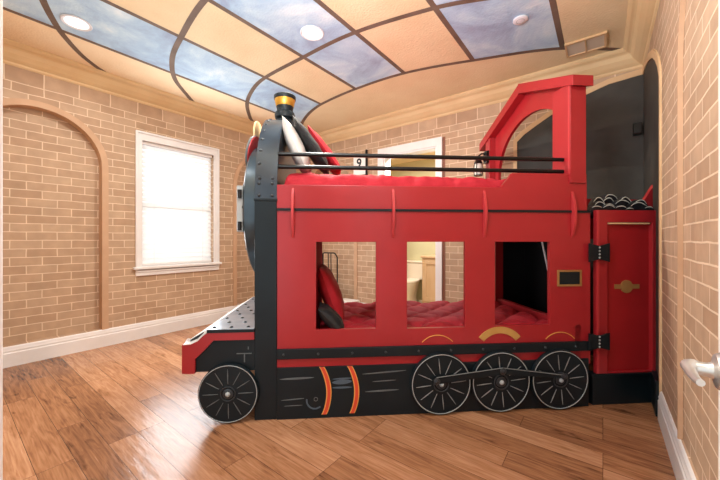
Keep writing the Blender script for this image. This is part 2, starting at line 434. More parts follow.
# crown moulding swept round the three walls
prof = [(0.0, 2.840), (0.012, 2.852), (0.016, 2.868), (0.03, 2.876), (0.05, 2.89), (0.085, 2.925), (0.105, 2.962), (0.118, 2.972), (0.135, 2.978), (0.15, 2.992), (0.158, 3.003), (0.158, 3.03), (0.0, 3.03)]
rings = []
for a, b, da, db in ((UL, -1.6, 1, 0), (UL, VB, 1, -1), (UR, VB, -1, -1), (UR, -1.6, -1, 0)):
    rings.append([Vector((a+da*x, b+db*x, z)) for x, z in prof])
struct(MB().loft(rings).build('trim_8', 'crown', rot=ROT), 'tan crown moulding', 'trim')

# baseboards
bprof = [(0, 0), (0.022, 0), (0.022, 0.125), (0.017, 0.135), (0.019, 0.15), (0.014, 0.165), (0.012, 0.18), (0.006, 0.19), (0, 0.19)]
def base(name, a, b, label):
    rings = [[Vector((p[0]+p[2]*x, p[1]+p[3]*x, z)) for x, z in bprof] for p in (a, b)]
    return struct(MB().loft(rings).build(name, 'trim', rot=ROT), label, 'baseboard')
base('baseboard_left', (UL, -1.6, 1, 0), (UL, VB, 1, -1), 'white baseboard under the window wall')
base('baseboard_back', (UL, VB, 1, -1), (-2.74, VB, 0, -1), 'white baseboard along the back wall')
base('baseboard_right', (UR, -1.6, -1, 0), (UR, 2.90, -1, 0), 'white baseboard on the right wall')
w = MB()   # ledges inside the blind arches
for c, r, zs in NL: w.box(UL-ND, UL-0.001, c-r, c+r, 0.10, 0.188)
for c, r, zs in NR: w.box(UR+0.001, UR+NDR, c-r, c+r, 0.10, 0.188)
struct(w.build('trim_9', 'trim', rot=ROT), 'white ledges of the blind arches', 'trim')
struct(MB().box(UR-0.03, UR-0.001, 2.93, 3.16, 0, 0.24).build('trim_10', 'black', rot=ROT, bevel=0.004), 'black base block at the tunnel edge', 'trim')

# ceiling with the painted glass-roof mural: slots 0 tan, 1 cream, 2 sky, 3 rib
w = MB()
w.box(UL-0.1, UR+0.1, -1.6, VB+0.1, ZC, ZC+0.05, 0)
BARS = [-3.75, -3.02, -2.38, -1.73, -1.05, -0.305]
def curve(pts):
    pts = sorted(pts)
    def f(u):
        # smooth interpolation (Catmull-Rom in v over u)
        if u <= pts[0][0]: i = 0
        else: i = max(j for j in range(len(pts)-1) if pts[j][0] <= u)
        p0 = pts[max(i-1, 0)]; p1 = pts[i]; p2 = pts[i+1]; p3 = pts[min(i+2, len(pts)-1)]
        h = p2[0]-p1[0]; x = (u-p1[0])/h
        m1 = (p2[1]-p0[1])/(p2[0]-p0[0])*h; m2 = (p3[1]-p1[1])/(p3[0]-p1[0])*h
        return (2*x**3-3*x**2+1)*p1[1]+(x**3-2*x**2+x)*m1+(-2*x**3+3*x**2)*p2[1]+(x**3-x**2)*m2
    return f
r4 = curve([(-4.30, 3.95), (-3.95, 3.60), (-3.674, 3.39), (-3.30, 3.20), (-2.975, 3.105), (-2.362, 3.046), (-1.696, 3.085), (-0.987, 3.302), (-0.325, 3.575), (0.21, 4.01)])
r3 = curve([(-4.30, 2.93), (-4.22, 2.835), (-3.82, 2.515), (-3.45, 2.33), (-3.08, 2.225), (-2.43, 2.20), (-1.78, 2.205), (-1.08, 2.345), (-0.74, 2.475), (-0.3, 2.71), (0.21, 3.10)])
r2 = curve([(-4.30, 2.02), (-4.20, 1.92), (-3.87, 1.625), (-3.46, 1.425), (-3.06, 1.325), (-2.39, 1.22), (-1.75, 1.245), (-1.05, 1.41), (-0.3, 1.78), (0.21, 2.18)])
r1 = curve([(-4.32, 1.11), (-4.266, 1.026), (-4.095, 0.855), (-3.85, 0.688), (-3.667, 0.592), (-3.387, 0.48), (-3.05, 0.38), (-2.39, 0.30), (-1.7, 0.32), (-1.05, 0.48), (-0.3, 0.86), (0.21, 1.26)])
r0 = lambda u: r1(u)-0.92
rm1 = lambda u: r1(u)-1.84
RIBS = [rm1, r0, r1, r2, r3, r4]
def strip(u0, u1, f0, f1, mi, dz, n=14):
    us = [u0+(u1-u0)*i/n for i in range(n+1)]
    for a, b in zip(us, us[1:]):
        vs = [w.bm.verts.new((x, y, ZC-dz)) for x, y in ((a, f0(a)), (b, f0(b)), (b, f1(b)), (a, f1(a)))]
        w.bm.faces.new(vs).material_index = mi
u_edges = [-4.30] + BARS + [0.16]
for j, (a, b) in enumerate(zip(u_edges, u_edges[1:])):
    mi = 1 if j == 0 else (2 if j % 2 == 1 else 0)
    for f0, f1 in zip(RIBS, RIBS[1:]): strip(a, b, f0, f1, mi, 0.001)
for x in BARS:
    strip(x-0.022, x+0.022, RIBS[0], RIBS[-1], 3, 0.002, 2)
for f in RIBS:
    # rib of even width measured across the curve
    def lo(u, f=f): return f(u)-0.024*sqrt(1+((f(u+0.01)-f(u-0.01))/0.02)**2)
    def hi(u, f=f): return f(u)+0.024*sqrt(1+((f(u+0.01)-f(u-0.01))/0.02)**2)
    strip(-4.29, 0.16, lo, hi, 3, 0.003, 90)
struct(w.build('ceiling', ['tan', 'cream', 'sky', 'rib'], rot=ROT), 'tan ceiling painted as a sky-filled glass roof', 'ceiling')

# ------------------------------------------------------------------ window
wd = bpy.data.objects.new('window_1', None); COL.objects.link(wd); wd.location = room(UL, 1.94, 0); wd.rotation_euler = (0, 0, ROT)
struct(wd, 'white framed window with closed white blinds', 'window')
def wl(v, z, x): return (x, v-1.94, z)           # x towards the room
w = MB()
w.prism([(1.42, 0.80), (2.46, 0.80), (2.46, 2.50), (1.42, 2.50)], 0.0, 0.02, wl, holes=[[(1.49, 0.87), (2.385, 0.87), (2.385, 2.395), (1.49, 2.395)]])
w.prism([(1.42, 0.80), (2.46, 0.80), (2.46, 2.50), (1.42, 2.50)], 0.02, 0.032, wl, holes=[[(1.445, 0.82), (2.435, 0.82), (2.435, 2.475), (1.445, 2.475)]])
w.build('window_frame', 'trim', wd, bevel=0.003)
MB().prism([(1.395, 0.835), (2.485, 0.835), (2.485, 0.865), (1.395, 0.865)], -0.10, 0.055, wl).prism([(1.42, 0.755), (2.46, 0.755), (2.46, 0.835), (1.42, 0.835)], 0, 0.02, wl).build('window_sill', 'trim', wd, bevel=0.004)
w = MB()
w.prism([(1.475, 0.86), (2.40, 0.86), (2.40, 2.405), (1.475, 2.405)], -0.14, -0.10, wl, holes=[[(1.51, 0.90), (2.365, 0.90), (2.365, 1.60), (1.51, 1.60)], [(1.51, 1.65), (2.365, 1.65), (2.365, 2.37), (1.51, 2.37)]])
w.build('sash', 'trim', wd, bevel=0.003)
MB().box(-0.125, -0.120, -0.44, 0.435, 0.88, 2.39).build('pane', 'pane', wd)
bl = thing('window_blind', 'closed white slatted blind hanging in the left wall window', 'window blind', room(UL, 1.94, 0), ROT)
w = MB()
nsl = 25
for i in range(nsl):
    z = 0.925 + i*0.0585; a = radians(58)
    for (xa, za), (xb, zb) in (((-0.5, 0), (0.5, 0)),):
        dx, dz = 0.032*cos(a), 0.032*sin(a)
        w.prism([(-0.05-dx, z+dz), (-0.05+dx, z-dz), (-0.05+dx+0.002, z-dz+0.002), (-0.05-dx+0.002, z+dz+0.002)], -0.435, 0.43, lambda x, zz, y: (x, y, zz))
sl = w.build('slats', 'slat', bl)
MB().box(-0.085, -0.02, -0.44, 0.435, 2.36, 2.40).build('headrail', 'trim', bl, bevel=0.003)
MB().box(-0.075, -0.025, -0.435, 0.43, 0.872, 0.898).build('bottom_rail', 'trim', bl, bevel=0.003)
w = MB()
for y in (-0.31, 0.30): w.cyl((-0.018, y, 0.89), (-0.018, y, 2.37), 0.0015, 6)
w.build('ladder_cord', 'trim', bl)

# ------------------------------------------------------------------ entrance: open door leaf on the right and the left jamb
struct(MB().box(-0.735, -0.672, -0.02, 0.055, 0, 2.5).build('trim_11', 'trim', rot=ROT, bevel=0.004), 'white door jamb at the left edge', 'trim')
dr = bpy.data.objects.new('door_1', None); COL.objects.link(dr); dr.location = room(0.18, 0.925, 0); dr.rotation_euler = (0, 0, ROT)
struct(dr, 'white door standing open against the right wall', 'door')
w = MB().box(0, 0.035, -0.86, 0, 0.01, 2.4)
w.build('door_leaf', 'trim', dr, bevel=0.003)
w = MB()
w.lathe([(0.034, 0), (0.034, 0.010), (0.030, 0.016), (0.016, 0.020), (0.0125, 0.026), (0.0125, 0.046)], (0, -0.065, 0.958), (-1, 0, 0), 24)
w.tube([(-0.042, -0.060, 0.959), (-0.050, -0.067, 0.959), (-0.0515, -0.080, 0.957), (-0.0515, -0.110, 0.956), (-0.051, -0.135, 0.957), (-0.049, -0.150, 0.958)], [0.0135, 0.0135, 0.0095, 0.0075, 0.0065, 0.006], 14)
w.build('door_handle', 'nickel', dr, smooth=True)

# ------------------------------------------------------------------ bathroom beyond the doorway
dc = bpy.data.objects.new('door_2', None); COL.objects.link(dc); dc.location = room(0, VB, 0); dc.rotation_euler = (0, 0, ROT)
struct(dc, 'white cased doorway to the bathroom', 'door')
def dl(u, z, x): return (u, -x, z)
w = MB().prism([(-2.745, 0), (-2.64, 0), (-2.64, 2.455), (-1.79, 2.455), (-1.79, 0), (-1.71, 0), (-1.71, 2.57), (-2.745, 2.57)], 0.0, 0.022, dl)
w.build('casing', 'trim', dc, bevel=0.004)
MB().prism([(-2.64, 0), (-2.62, 0), (-2.62, 2.435), (-1.81, 2.435), (-1.81, 0), (-1.79, 0), (-1.79, 2.455), (-2.64, 2.455)], -0.149, 0.005, dl).build('jamb', 'trim', dc)
MB().prism([(-1.71, 0), (-1.672, 0), (-1.672, 2.56), (-1.71, 2.56)], 0.0, 0.006, dl).build('painted_shadow', 'brown', dc)  # brown strip painted on the wall as the casing's shadow
BV0, BV1, BU0, BU1, BZ = VB+0.15, 5.75, -4.3, -1.4, 2.75
w = MB()
w.box(BU0-0.05, BU1+0.05, BV1, BV1+0.05, 0, BZ).box(BU0-0.05, BU0, BV0, BV1, 0, BZ).box(BU1, BU1+0.05, BV0, BV1, 0, BZ)
struct(w.build('wall_bathroom', 'bathwall', rot=ROT), 'pale yellow bathroom walls', 'wall')
struct(MB().box(BU0-0.05, BU1+0.05, BV0, BV1+0.05, BZ, BZ+0.05).build('ceiling_bathroom', 'cream', rot=ROT), 'cream bathroom ceiling', 'ceiling')
struct(MB().box(BU0-0.05, BU1+0.05, VB, BV1+0.05, -0.05, -0.001).build('floor_bathroom', 'bathfloor', rot=ROT), 'beige bathroom floor', 'floor')

to = thing('toilet', 'cream white toilet in the bathroom beyond the doorway', 'toilet', room(-2.90, 5.74, 0), ROT)
MB().box(-0.26, 0.26, -0.20, 0, 0.42, 0.74).build('tank', 'porcelain', to, bevel=0.02, seg=3)
MB().box(-0.27, 0.27, -0.212, 0, 0.742, 0.775).build('tank_lid', 'porcelain', to, bevel=0.01)
def oval(cy, a, b, z, n=28): return [Vector((a*cos(2*pi*i/n), cy+b*sin(2*pi*i/n), z)) for i in range(n)]
MB().loft([oval(-0.36, 0.11, 0.20, 0), oval(-0.36, 0.10, 0.19, 0.10), oval(-0.39, 0.13, 0.22, 0.22), oval(-0.43, 0.18, 0.26, 0.36), oval(-0.43, 0.185, 0.265, 0.40)]).build('bowl', 'porcelain', to, smooth=True)
MB().loft([oval(-0.43, 0.19, 0.27, 0.402), oval(-0.43, 0.195, 0.275, 0.415), oval(-0.43, 0.19, 0.27, 0.44)]).build('seat_lid', 'porcelain', to, smooth=True)
MB().cyl((-0.17, -0.20, 0.68), (-0.17, -0.225, 0.68), 0.01).box(-0.18, -0.11, -0.23, -0.222, 0.675, 0.687).build('flush_lever', 'nickel', to)
va = thing('bathroom_vanity', 'light maple vanity cabinet beside the toilet', 'cabinet', room(-1.97, 5.74, 0), ROT)
w = MB().box(-0.60, 0.54, -0.52, 0, 0.0, 0.86); w.build('body', 'vanity', va, bevel=0.004)
MB().box(-0.62, 0.55, -0.545, 0, 0.862, 0.90).build('countertop', 'vanity', va, bevel=0.006)
for x0 in (-0.58, -0.02):
    d = MB().prism([(x0, 0.1), (x0+0.55, 0.1), (x0+0.55, 0.83), (x0, 0.83)], 0.52, 0.54, lambda a, b, c: (a, -c, b), holes=[[(x0+0.07, 0.17), (x0+0.48, 0.17), (x0+0.48, 0.76), (x0+0.07, 0.76)]])
    d.box(x0+0.06, x0+0.49, -0.528, -0.52, 0.16, 0.77)
    d = d.build('cabinet_door', 'vanity', va)
    MB().ball((x0+0.50, -0.555, 0.62), 0.013).build('knob', 'bolt', d, smooth=True)

# ------------------------------------------------------------------ ceiling fittings
def downlight(u, v, label, glass):
    t = thing('recessed_ceiling_light', label, 'ceiling light', room(u, v, ZC-0.004), ROT, None)
    MB().lathe([(0.078, 0), (0.078, -0.002), (0.098, -0.010), (0.104, -0.004), (0.104, 0)], (0, 0, 0), (0, 0, 1), 40).build('trim_ring', 'detector', t, smooth=True)
    MB().lathe([(0.079, -0.001), (0.079, -0.005), (0.001, -0.007)], (0, 0, 0), (0, 0, 1), 40).build('diffuser', glass, t, smooth=True)
    return t
downlight(-3.51, 0.70, 'round white recessed light in blue sky panel near the left wall', 'offglass')
downlight(-2.035, 1.985, 'glowing round recessed light in the sky panel above the chimney', 'lampglass')
t = thing('smoke_detector', 'round white smoke detector on the sky panel at upper right', 'smoke detector', room(-0.542, 2.90, ZC-0.004), ROT)
MB().lathe([(0.001, 0), (0.056, 0), (0.056, -0.010), (0.048, -0.016), (0.001, -0.017)], (0, 0, 0), (0, 0, 1), 36).build('housing', 'detector', t, smooth=True)
MB().torus((0, 0, -0.0168), (0, 0, 1), 0.030, 0.0015).build('sensor_ring', 'outlet', t, smooth=True)
t = thing('ghost_image_panel', 'cream framed panel added for a ghost image near the right crown', 'cream_panel', room(-0.12, 3.64, ZC-0.004), ROT)  # added panel standing in for a ghost reflection on the ceiling
w = MB().prism([(-0.165, -0.13), (0.15, -0.13), (0.15, 0.13), (-0.165, 0.13)], 0, -0.02, lambda a, b, c: (a, b, c), holes=[[(-0.15, -0.11), (-0.012, -0.11), (-0.012, 0.11), (-0.15, 0.11)], [(0.0, -0.11), (0.13, -0.11), (0.13, 0.11), (0.0, 0.11)]])
w.build('ghost_frame', 'cream_panel', t)
MB().box(-0.15, -0.012, -0.11, 0.11, -0.012, 0).build('panel', 'ghostpane', t)
MB().box(0.0, 0.13, -0.11, 0.11, -0.012, 0).build('panel', 'ghostpane', t)

# ================================================================== TRAIN BUNK BED
BED = thing('train_bunk_bed', 'red and black steam train bunk bed standing across the room', 'bunk bed', O, TA)
W = 1.17          # width of the bed
def rect(s0, s1, z0, z1): return [(s0, z0), (s1, z0), (s1, z1), (s0, z1)]
WINS = [rect(0.258, 0.665, 0.588, 1.18), rect(0.88, 1.291, 0.583, 1.18), rect(1.508, 1.915, 0.590, 1.18)]
sp = MB().prism(rect(0.0, 2.222, 0.30, 1.392), 0.0, 0.03, m_side, holes=WINS).build('side_panel', 'red', BED, bevel=0.002)
g = MB().prism([(0.0, 1.404), (2.195, 1.404), (2.19, 1.667), (1.633, 1.667), (1.548, 1.563), (0.0, 1.563)], -0.004, 0.028, m_side).build('guard_panel', 'red', BED, bevel=0.003)
MB().prism(rect(0.0, 2.226, 1.389, 1.405), -0.010, 0.026, m_side).build('seam_strip', 'black', BED)
MB().prism(rect(0.0, 2.20, 0.0, 0.343), -0.012, 0.03, m_side).build('skirt', 'black', BED, bevel=0.002)
bb = MB().prism(rect(0.0, 2.20, 0.401, 0.468), -0.020, 0.0, m_side).build('footplate_band', 'black', BED, bevel=0.004)
s = 0.046
while s < 2.19:
    MB().ball((s, -0.021, 0.433), 0.0085, 12, (1, 0.6, 1)).build('bolt', 'bolt', bb, smooth=True); s += 0.2275
# rain-strip brackets: crescent fins
for s in (0.105, 0.782, 1.428, 2.082):
    pts = [(-0.002, 1.545), (-0.002, 1.207)] + [(-0.004-0.036*sin(pi*(i/14)), 1.207+0.338*i/14) for i in range(1, 14)]
    MB().prism(pts, s-0.009, s+0.009, lambda t, z, ss: (ss, t, z)).build('curved_bracket', 'red_edge', BED, bevel=0.002)
# interior
MB().box(0.205, 0.255, 0.03, W, 0.05, 1.38).build('headboard', 'matt_red', BED)
MB().box(0.0, 2.18, 0.03, W, 1.355, 1.389).build('upper_bunk_base', 'black', BED)
MB().box(0.255, 2.10, 0.03, W, 0.20, 0.30).build('lower_bunk_base', 'black', BED)
MB().prism([(0.0, 0.03), (W, 0.03), (W, 0.572), (0.0, 0.586)], 2.10, 2.15, m_end).build('footboard', 'red', BED, bevel=0.003)
MB().box(0.0, 2.18, W-0.03, W, 0.02, 0.50).build('rear_panel', 'red', BED)
MB().box(0.0, 2.18, W-0.03, W, 1.389, 1.60).build('rear_guard_panel', 'red', BED)
for s0, s1 in ((0.88, 0.98), (1.82, 1.92), (2.083, 2.166)):
    MB().box(s0, s1, W-0.07, W, 0.50, 1.36).build('rear_post', 'red', BED)
MB().box(2.166, 2.215, 0.032, 0.10, 0.02, 1.389).build('end_post', 'red', BED)
# name plate, painted arches
pl = MB().prism(rect(1.968, 2.150, 0.862, 0.978), -0.008, 0.0, m_side, holes=[rect(1.981, 2.137, 0.875, 0.965)]).build('name_plate', 'dullgold', BED)
MB().prism(rect(1.981, 2.137, 0.875, 0.965), -0.004, 0.0, m_side).build('plate_field', 'black', pl)
def arc_band(cx, cz, r0, r1, a0, a1, t0, t1, name, mat, parent, n=24):
    w = MB(); a = arc_pts(cx, cz, r0, a0, a1, n); b = arc_pts(cx, cz, r1, a0, a1, n)
    for i in range(n): w.prism([a[i], a[i+1], b[i+1], b[i]], t0, t1, m_side)
    return w.build(name, mat, parent, dbl=True)
arc_band(1.541, 0.385, 0.152, 0.198, radians(40), radians(140), -0.006, 0.0, 'splasher_arch', 'gold', BED)
for c in (1.093, 1.99): arc_band(c, 0.385, 0.146, 0.151, radians(43), radians(137), -0.004, 0.0, 'splasher_line', 'yellow', BED)
# artwork on the skirt: cylinder bands and brush strokes
sk = [o for o in BED.children if o.name.startswith('skirt')][0]
def bow(s0, z0, z1, bulge, n=18):
    return [(s0 + bulge*sin(pi*i/n)**0.8 - 0.016*i/n + 0.012, z0+(z1-z0)*i/n) for i in range(n+1)]
for s0 in (0.283, 0.470):
    for off, wdt, mt, tt in ((0.0, 0.008, 'yellow', -0.0142), (0.007, 0.022, 'orange', -0.0150), (0.027, 0.008, 'yellow', -0.0142)):
        a = bow(s0+off, 0.025, 0.343, 0.040); w = MB()
        for p, q in zip(a, a[1:]): w.prism([p, q, (q[0]+wdt, q[1]), (p[0]+wdt, p[1])], tt, -0.012, m_side)
        w.build('cylinder_band', mt, sk, dbl=True)
def stroke(s0, z0, s1, z1, wd, mt='stroke'):
    n = 10; a = []; b = []
    for i in range(n+1):
        f = i/n; h = wd*(sin(pi*f)**0.6)/2+0.0006
        a.append((s0+(s1-s0)*f, z0+(z1-z0)*f+h)); b.append((s0+(s1-s0)*f, z0+(z1-z0)*f-h))
    w = MB()
    for i in range(n): w.prism([b[i], b[i+1], a[i+1], a[i]], -0.0135, -0.012, m_side)
    w.build('brush_stroke', mt, sk, dbl=True)
for q in ((0.02, 0.268, 0.245, 0.274, 0.012), (0.03, 0.128, 0.18, 0.137, 0.006), (0.05, 0.09, 0.17, 0.092, 0.004), (0.57, 0.285, 0.87, 0.302, 0.008), (0.64, 0.232, 0.80, 0.238, 0.006), (0.59, 0.165, 0.82, 0.172, 0.010)):
    stroke(*q)
stroke(0.365, 0.235, 0.500, 0.24, 0.030, 'stroke2'); stroke(0.365, 0.20, 0.50, 0.20, 0.012, 'stroke2'); stroke(0.37, 0.258, 0.50, 0.262, 0.010, 'stroke2')
arc_band(0.252, 0.120, 0.050, 0.060, radians(170), radians(310), -0.0135, -0.012, 'brush_stroke', 'stroke2', sk)
arc_band(0.258, 0.128, 0.010, 0.014, 0, 2*pi, -0.0135, -0.012, 'brush_stroke', 'stroke', sk)

# wheels
def wheel(s, z, r, t, parent, rot0=0.0):
    wh = MB().lathe([(r*0.90, 0.0), (r, 0.004), (r, 0.030), (r*0.985, 0.034), (r*0.95, 0.034), (r*0.94, 0.030), (0.001, 0.030)], (s, t, z), (0, -1, 0), 64).build('wheel', 'black', parent, smooth=True)
    tf = t-0.030
    MB().torus((s, tf-0.003, z), (0, 1, 0), r*0.962, r*0.014, 72, 8).build('rim', 'silver', wh, smooth=True)
    w = MB()
    for i in range(12):
        a = rot0+2*pi*i/12; d = Vector((cos(a), 0, sin(a))); p = Vector((-sin(a), 0, cos(a)))
        c = Vector((s, tf, z)); y = Vector((0, -1, 0))
        r0, rm, r1 = r*0.34, r*0.62, r*0.84
        for h0, h1 in ((0.0, 0.004),):
            lo = [c+d*r0+p*0.0012, c+d*rm+p*0.0030, c+d*r1+p*0.0008, c+d*r1-p*0.0008, c+d*rm-p*0.0030, c+d*r0-p*0.0012]
            w.loft([lo, [q+y*0.003 for q in lo]])
    w.build('spokes', 'stroke' if r < 0.2 else 'silver2', wh)
    MB().torus((s, tf-0.002, z), (0, 1, 0), r*0.24, r*0.018, 40, 8, 1.5).lathe([(r*0.17, 0), (r*0.17, 0.006), (r*0.15, 0.008), (0.001, 0.008)], (s, tf, z), (0, -1, 0), 28).build('hub', 'hubgrey', wh, smooth=True)
    MB().lathe([(0.016, 0), (0.016, 0.004), (0.013, 0.010), (0.006, 0.015), (0.001, 0.016)], (s, tf-0.008, z), (0, -1, 0), 8).build('axle_cap', 'silver', wh, smooth=True)
    return wh
M['silver2'] = base_mat('grey_spoke_paint', (138, 140, 140), 0.4)
M['hubgrey'] = base_mat('hub_paint', (46, 50, 54), 0.35)
wheel(-0.305, 0.197, 0.190, -0.006, BED, 0.02)
for s in (1.106, 1.53, 1.961): wheel(s, 0.213, 0.208, -0.013, BED, 0.10)
# connecting rod with crank pins
w = MB()
RODP = [(1.058, 0.232), (1.066, 0.268), (1.528, 0.318), (1.965, 0.262), (1.992, 0.252), (1.986, 0.236), (1.94, 0.232), (1.53, 0.272), (1.09, 0.222)]
w.prism(RODP, -0.066, -0.052, m_side)
rd = w.build('connecting_rod', 'black', BED, bevel=0.003)
w = MB()
for p, q in ((RODP[1], RODP[2]), (RODP[2], RODP[4])): w.tube([(p[0], -0.067, p[1]), (q[0], -0.067, q[1])], 0.0022, 8)
w.build('highlight_line', 'silver2', rd)
for s, z in ((1.067, 0.243), (1.530, 0.296), (1.972, 0.247)):
    MB().lathe([(0.021, 0), (0.021, 0.006), (0.016, 0.010), (0.009, 0.011), (0.008, 0.017), (0.001, 0.017)], (s, -0.066, z), (0, -1, 0), 20).torus((s, -0.071, z), (0, 1, 0), 0.021, 0.0025, 28, 6).build('crank_pin', 'hubgrey', rd, smooth=True)
    MB().cyl((s, -0.034, z), (s, -0.052, z), 0.014).build('pin_shaft', 'black', rd)

# boiler front frame: column plus arched ring plate with rivets
MB().box(-0.146, 0.0, -0.006, 0.06, 0.0, 1.462).build('front_column', 'black', BED, bevel=0.004)
CA, CZ, RA, RZ = 0.585, 1.50, 0.585, 0.675
out = [(0.0, 1.30), (W, 1.30), (W, CZ)] + arc_pts(CA, CZ, RA, 0, pi, 40, RZ)[1:] + []
rp = MB().prism(out, -0.145, 0.0, m_end).build('boiler_ring', 'steel', BED, smooth=True)
MB().box(-0.150, 0.004, -0.010, 0.058, 1.452, 1.470).build('column_cap', 'black', BED, bevel=0.003)
for i in range(1, 20):
    a = pi*i/20
    if a < radians(20): continue
    for sx in (-0.115, -0.03) if i in (19,) else (-0.122,):
        n = Vector((0, cos(a)*RZ, sin(a)*RA)).normalized()
        c = Vector((sx, CA+RA*cos(a), CZ+RZ*sin(a)))
        MB().lathe([(0.011, 0), (0.010, 0.004), (0.005, 0.008), (0.001, 0.009)], c - n*0.001, n, 12).build('rivet', 'bolt', rp, smooth=True)
for z in (1.49, 1.57):
    for sx in (-0.118, -0.032):
        MB().lathe([(0.011, 0), (0.010, 0.004), (0.005, 0.008), (0.001, 0.009)], (sx, 0.0 if z < 1.5 else 0.004, z), (0, -1, 0), 12).build('rivet', 'bolt', rp, smooth=True)
MB().box(-0.145, 0.0, 0.06, W, 0.30, 1.31).build('front_wall', 'black', BED)
# smokebox drum and door facing left
sb = MB().lathe([(0.53, 0), (0.53, 0.085), (0.515, 0.098), (0.45, 0.112), (0.30, 0.130), (0.12, 0.140), (0.001, 0.142)], (-0.145, 0.585, 1.42), (-1, 0, 0), 72).build('smokebox_door', 'boiler', BED, smooth=True)
for i in range(20):
    a = 2*pi*i/20
    MB().ball((-0.248, 0.585+0.492*cos(a), 1.42+0.492*sin(a)), 0.011, 10, (0.6, 1, 1)).build('rivet', 'blackbolt', sb, smooth=True)
hn = MB().box(-0.292, -0.250, 0.10, 0.24, 1.25, 1.57).build('door_strap', 'silver', sb, bevel=0.004)
MB().cyl((-0.270, 0.095, 1.26), (-0.270, 0.095, 1.32), 0.014, 12).cyl((-0.270, 0.095, 1.48), (-0.270, 0.095, 1.54), 0.014, 12).build('hinge_pin', 'blackbolt', sb)
# headlamp boards above the smokebox door
hb = MB().lathe([(0.14, 0), (0.14, 0.018), (0.001, 0.018)], (-0.240, 0.42, 1.865), (-1, 0.12, 0.18), 40).build('headboard_disc', 'red_edge', BED, smooth=True)
MB().torus((-0.255, 0.42, 1.868), (-1, 0.12, 0.18), 0.138, 0.009, 48, 8).build('disc_rim', 'stroke', hb, smooth=True)
MB().lathe([(0.125, 0), (0.125, 0.014), (0.001, 0.014)], (-0.245, 0.56, 2.05), (-1, 0.05, 0.0), 44).build('number_disc', 'cream_panel', BED, smooth=True)
MB().cyl((-0.232, 0.56, 1.80), (-0.232, 0.56, 2.0), 0.014, 10).build('disc_stem', 'black', BED)
# chimney
cs, ct = -0.032, 0.55
MB().lathe([(0.085, 2.150), (0.080, 2.190), (0.066, 2.20), (0.062, 2.215), (0.080, 2.222), (0.084, 2.25), (0.078, 2.268), (0.067, 2.275), (0.066, 2.30), (0.071, 2.318)], (cs, ct, -0.016), (0, 0, 1), 40).build('chimney', 'black', BED, smooth=True)
MB().lathe([(0.0705, 2.318), (0.073, 2.322), (0.084, 2.372), (0.084, 2.376), (0.06, 2.376), (0.06, 2.318)], (cs, ct, -0.016), (0, 0, 1), 40).build('chimney_band', 'brass', BED, smooth=True)
MB().lathe([(0.088, 2.376), (0.090, 2.382), (0.090, 2.405), (0.080, 2.412), (0.062, 2.412), (0.058, 2.385), (0.001, 2.384)], (cs, ct, -0.016), (0, 0, 1), 40).build('chimney_cap', 'black', BED, smooth=True)
# front deck: sloping buffer end on the left
side = [(-0.590, 0.33), (-0.136, 0.33), (-0.136, 0.585), (-0.436, 0.585), (-0.455, 0.560), (-0.49, 0.525), (-0.53, 0.505), (-0.575, 0.498), (-0.590, 0.498)]
MB().prism(side, 0.0, W, m_side).build('front_deck', 'black', BED)
edge_o = [(-0.592, 0.325), (-0.592, 0.512), (-0.548, 0.515), (-0.505, 0.535), (-0.470, 0.570), (-0.440, 0.588), (-0.146, 0.588)]
edge_i = [(-0.522, 0.325), (-0.522, 0.418), (-0.522, 0.418), (-0.46, 0.478), (-0.410, 0.532), (-0.404, 0.538), (-0.146, 0.538)]
w = MB()
for i in range(len(edge_o)-1):
    q = [edge_o[i], edge_o[i+1], edge_i[i+1], edge_i[i]]
    if q[2] == q[3]: q = q[:3]
    w.prism(q, -0.016, 0.0, m_side)
w.build('red_border', 'red', BED, dbl=True)
MB().box(-0.604, -0.590, -0.016, W+0.01, 0.325, 0.515).build('buffer_beam', 'red', BED, bevel=0.004)
dk = MB().box(-0.445, -0.146, -0.020, W, 0.588, 0.608).build('deck_edge', 'black', BED)
dp = MB().box(-0.443, -0.146, -0.018, W, 0.608, 0.611).build('deck_plate', 'deckplate', BED)
for i in range(9):
    for j in range(3):
        s = -0.415+j*0.11+(0.055 if i % 2 else 0); t = 0.03+i*0.125
        if s > -0.16: continue
        MB().lathe([(0.013, 0), (0.012, 0.004), (0.006, 0.007), (0.001, 0.008)], (s, t, 0.611), (0, 0, 1), 8).build('deck_bolt', 'blackbolt', dp, smooth=True)
# white sloped apron with dark slots
slope = [(-0.592, 0.513), (-0.548, 0.516), (-0.505, 0.536), (-0.470, 0.571), (-0.446, 0.590)]
w = MB()
for a, b in zip(slope, slope[1:]):
    w.prism([a, b, (b[0]-0.002, b[1]+0.006), (a[0]-0.002, a[1]+0.006)], -0.018, W, m_side)
ap = w.build('apron', 'white', BED, dbl=True)
# raised straight-topped pilot plate behind the curved front edge, white with dark slots
cres = [(-0.589, 0.516), (-0.548, 0.519), (-0.505, 0.540), (-0.470, 0.575), (-0.444, 0.596), (-0.452, 0.607), (-0.575, 0.533)]
MB().prism(cres, 0.012, W, m_side).build('pilot_plate', 'white', ap, dbl=True)
MB().prism([(-0.560, 0.528), (-0.515, 0.545), (-0.475, 0.583), (-0.478, 0.588), (-0.560, 0.538)], 0.009, 0.012, m_side).build('slot', 'black', ap)
for t in (0.14, 0.98):
    MB().lathe([(0.03, 0), (0.03, 0.02), (0.055, 0.024), (0.058, 0.032), (0.001, 0.036)], (-0.604, t, 0.45), (-1, 0, 0), 24).build('buffer', 'white', BED, smooth=True)
# painted spring marks on the front panel
w = MB().prism(rect(-0.262, -0.165, 0.440, 0.446), -0.0022, 0.0, m_side).prism(rect(-0.215, -0.208, 0.385, 0.44), -0.0022, 0.0, m_side).prism(rect(-0.19, -0.184, 0.47, 0.488), -0.0022, 0.0, m_side)
w.build('brush_stroke', 'stroke', BED)

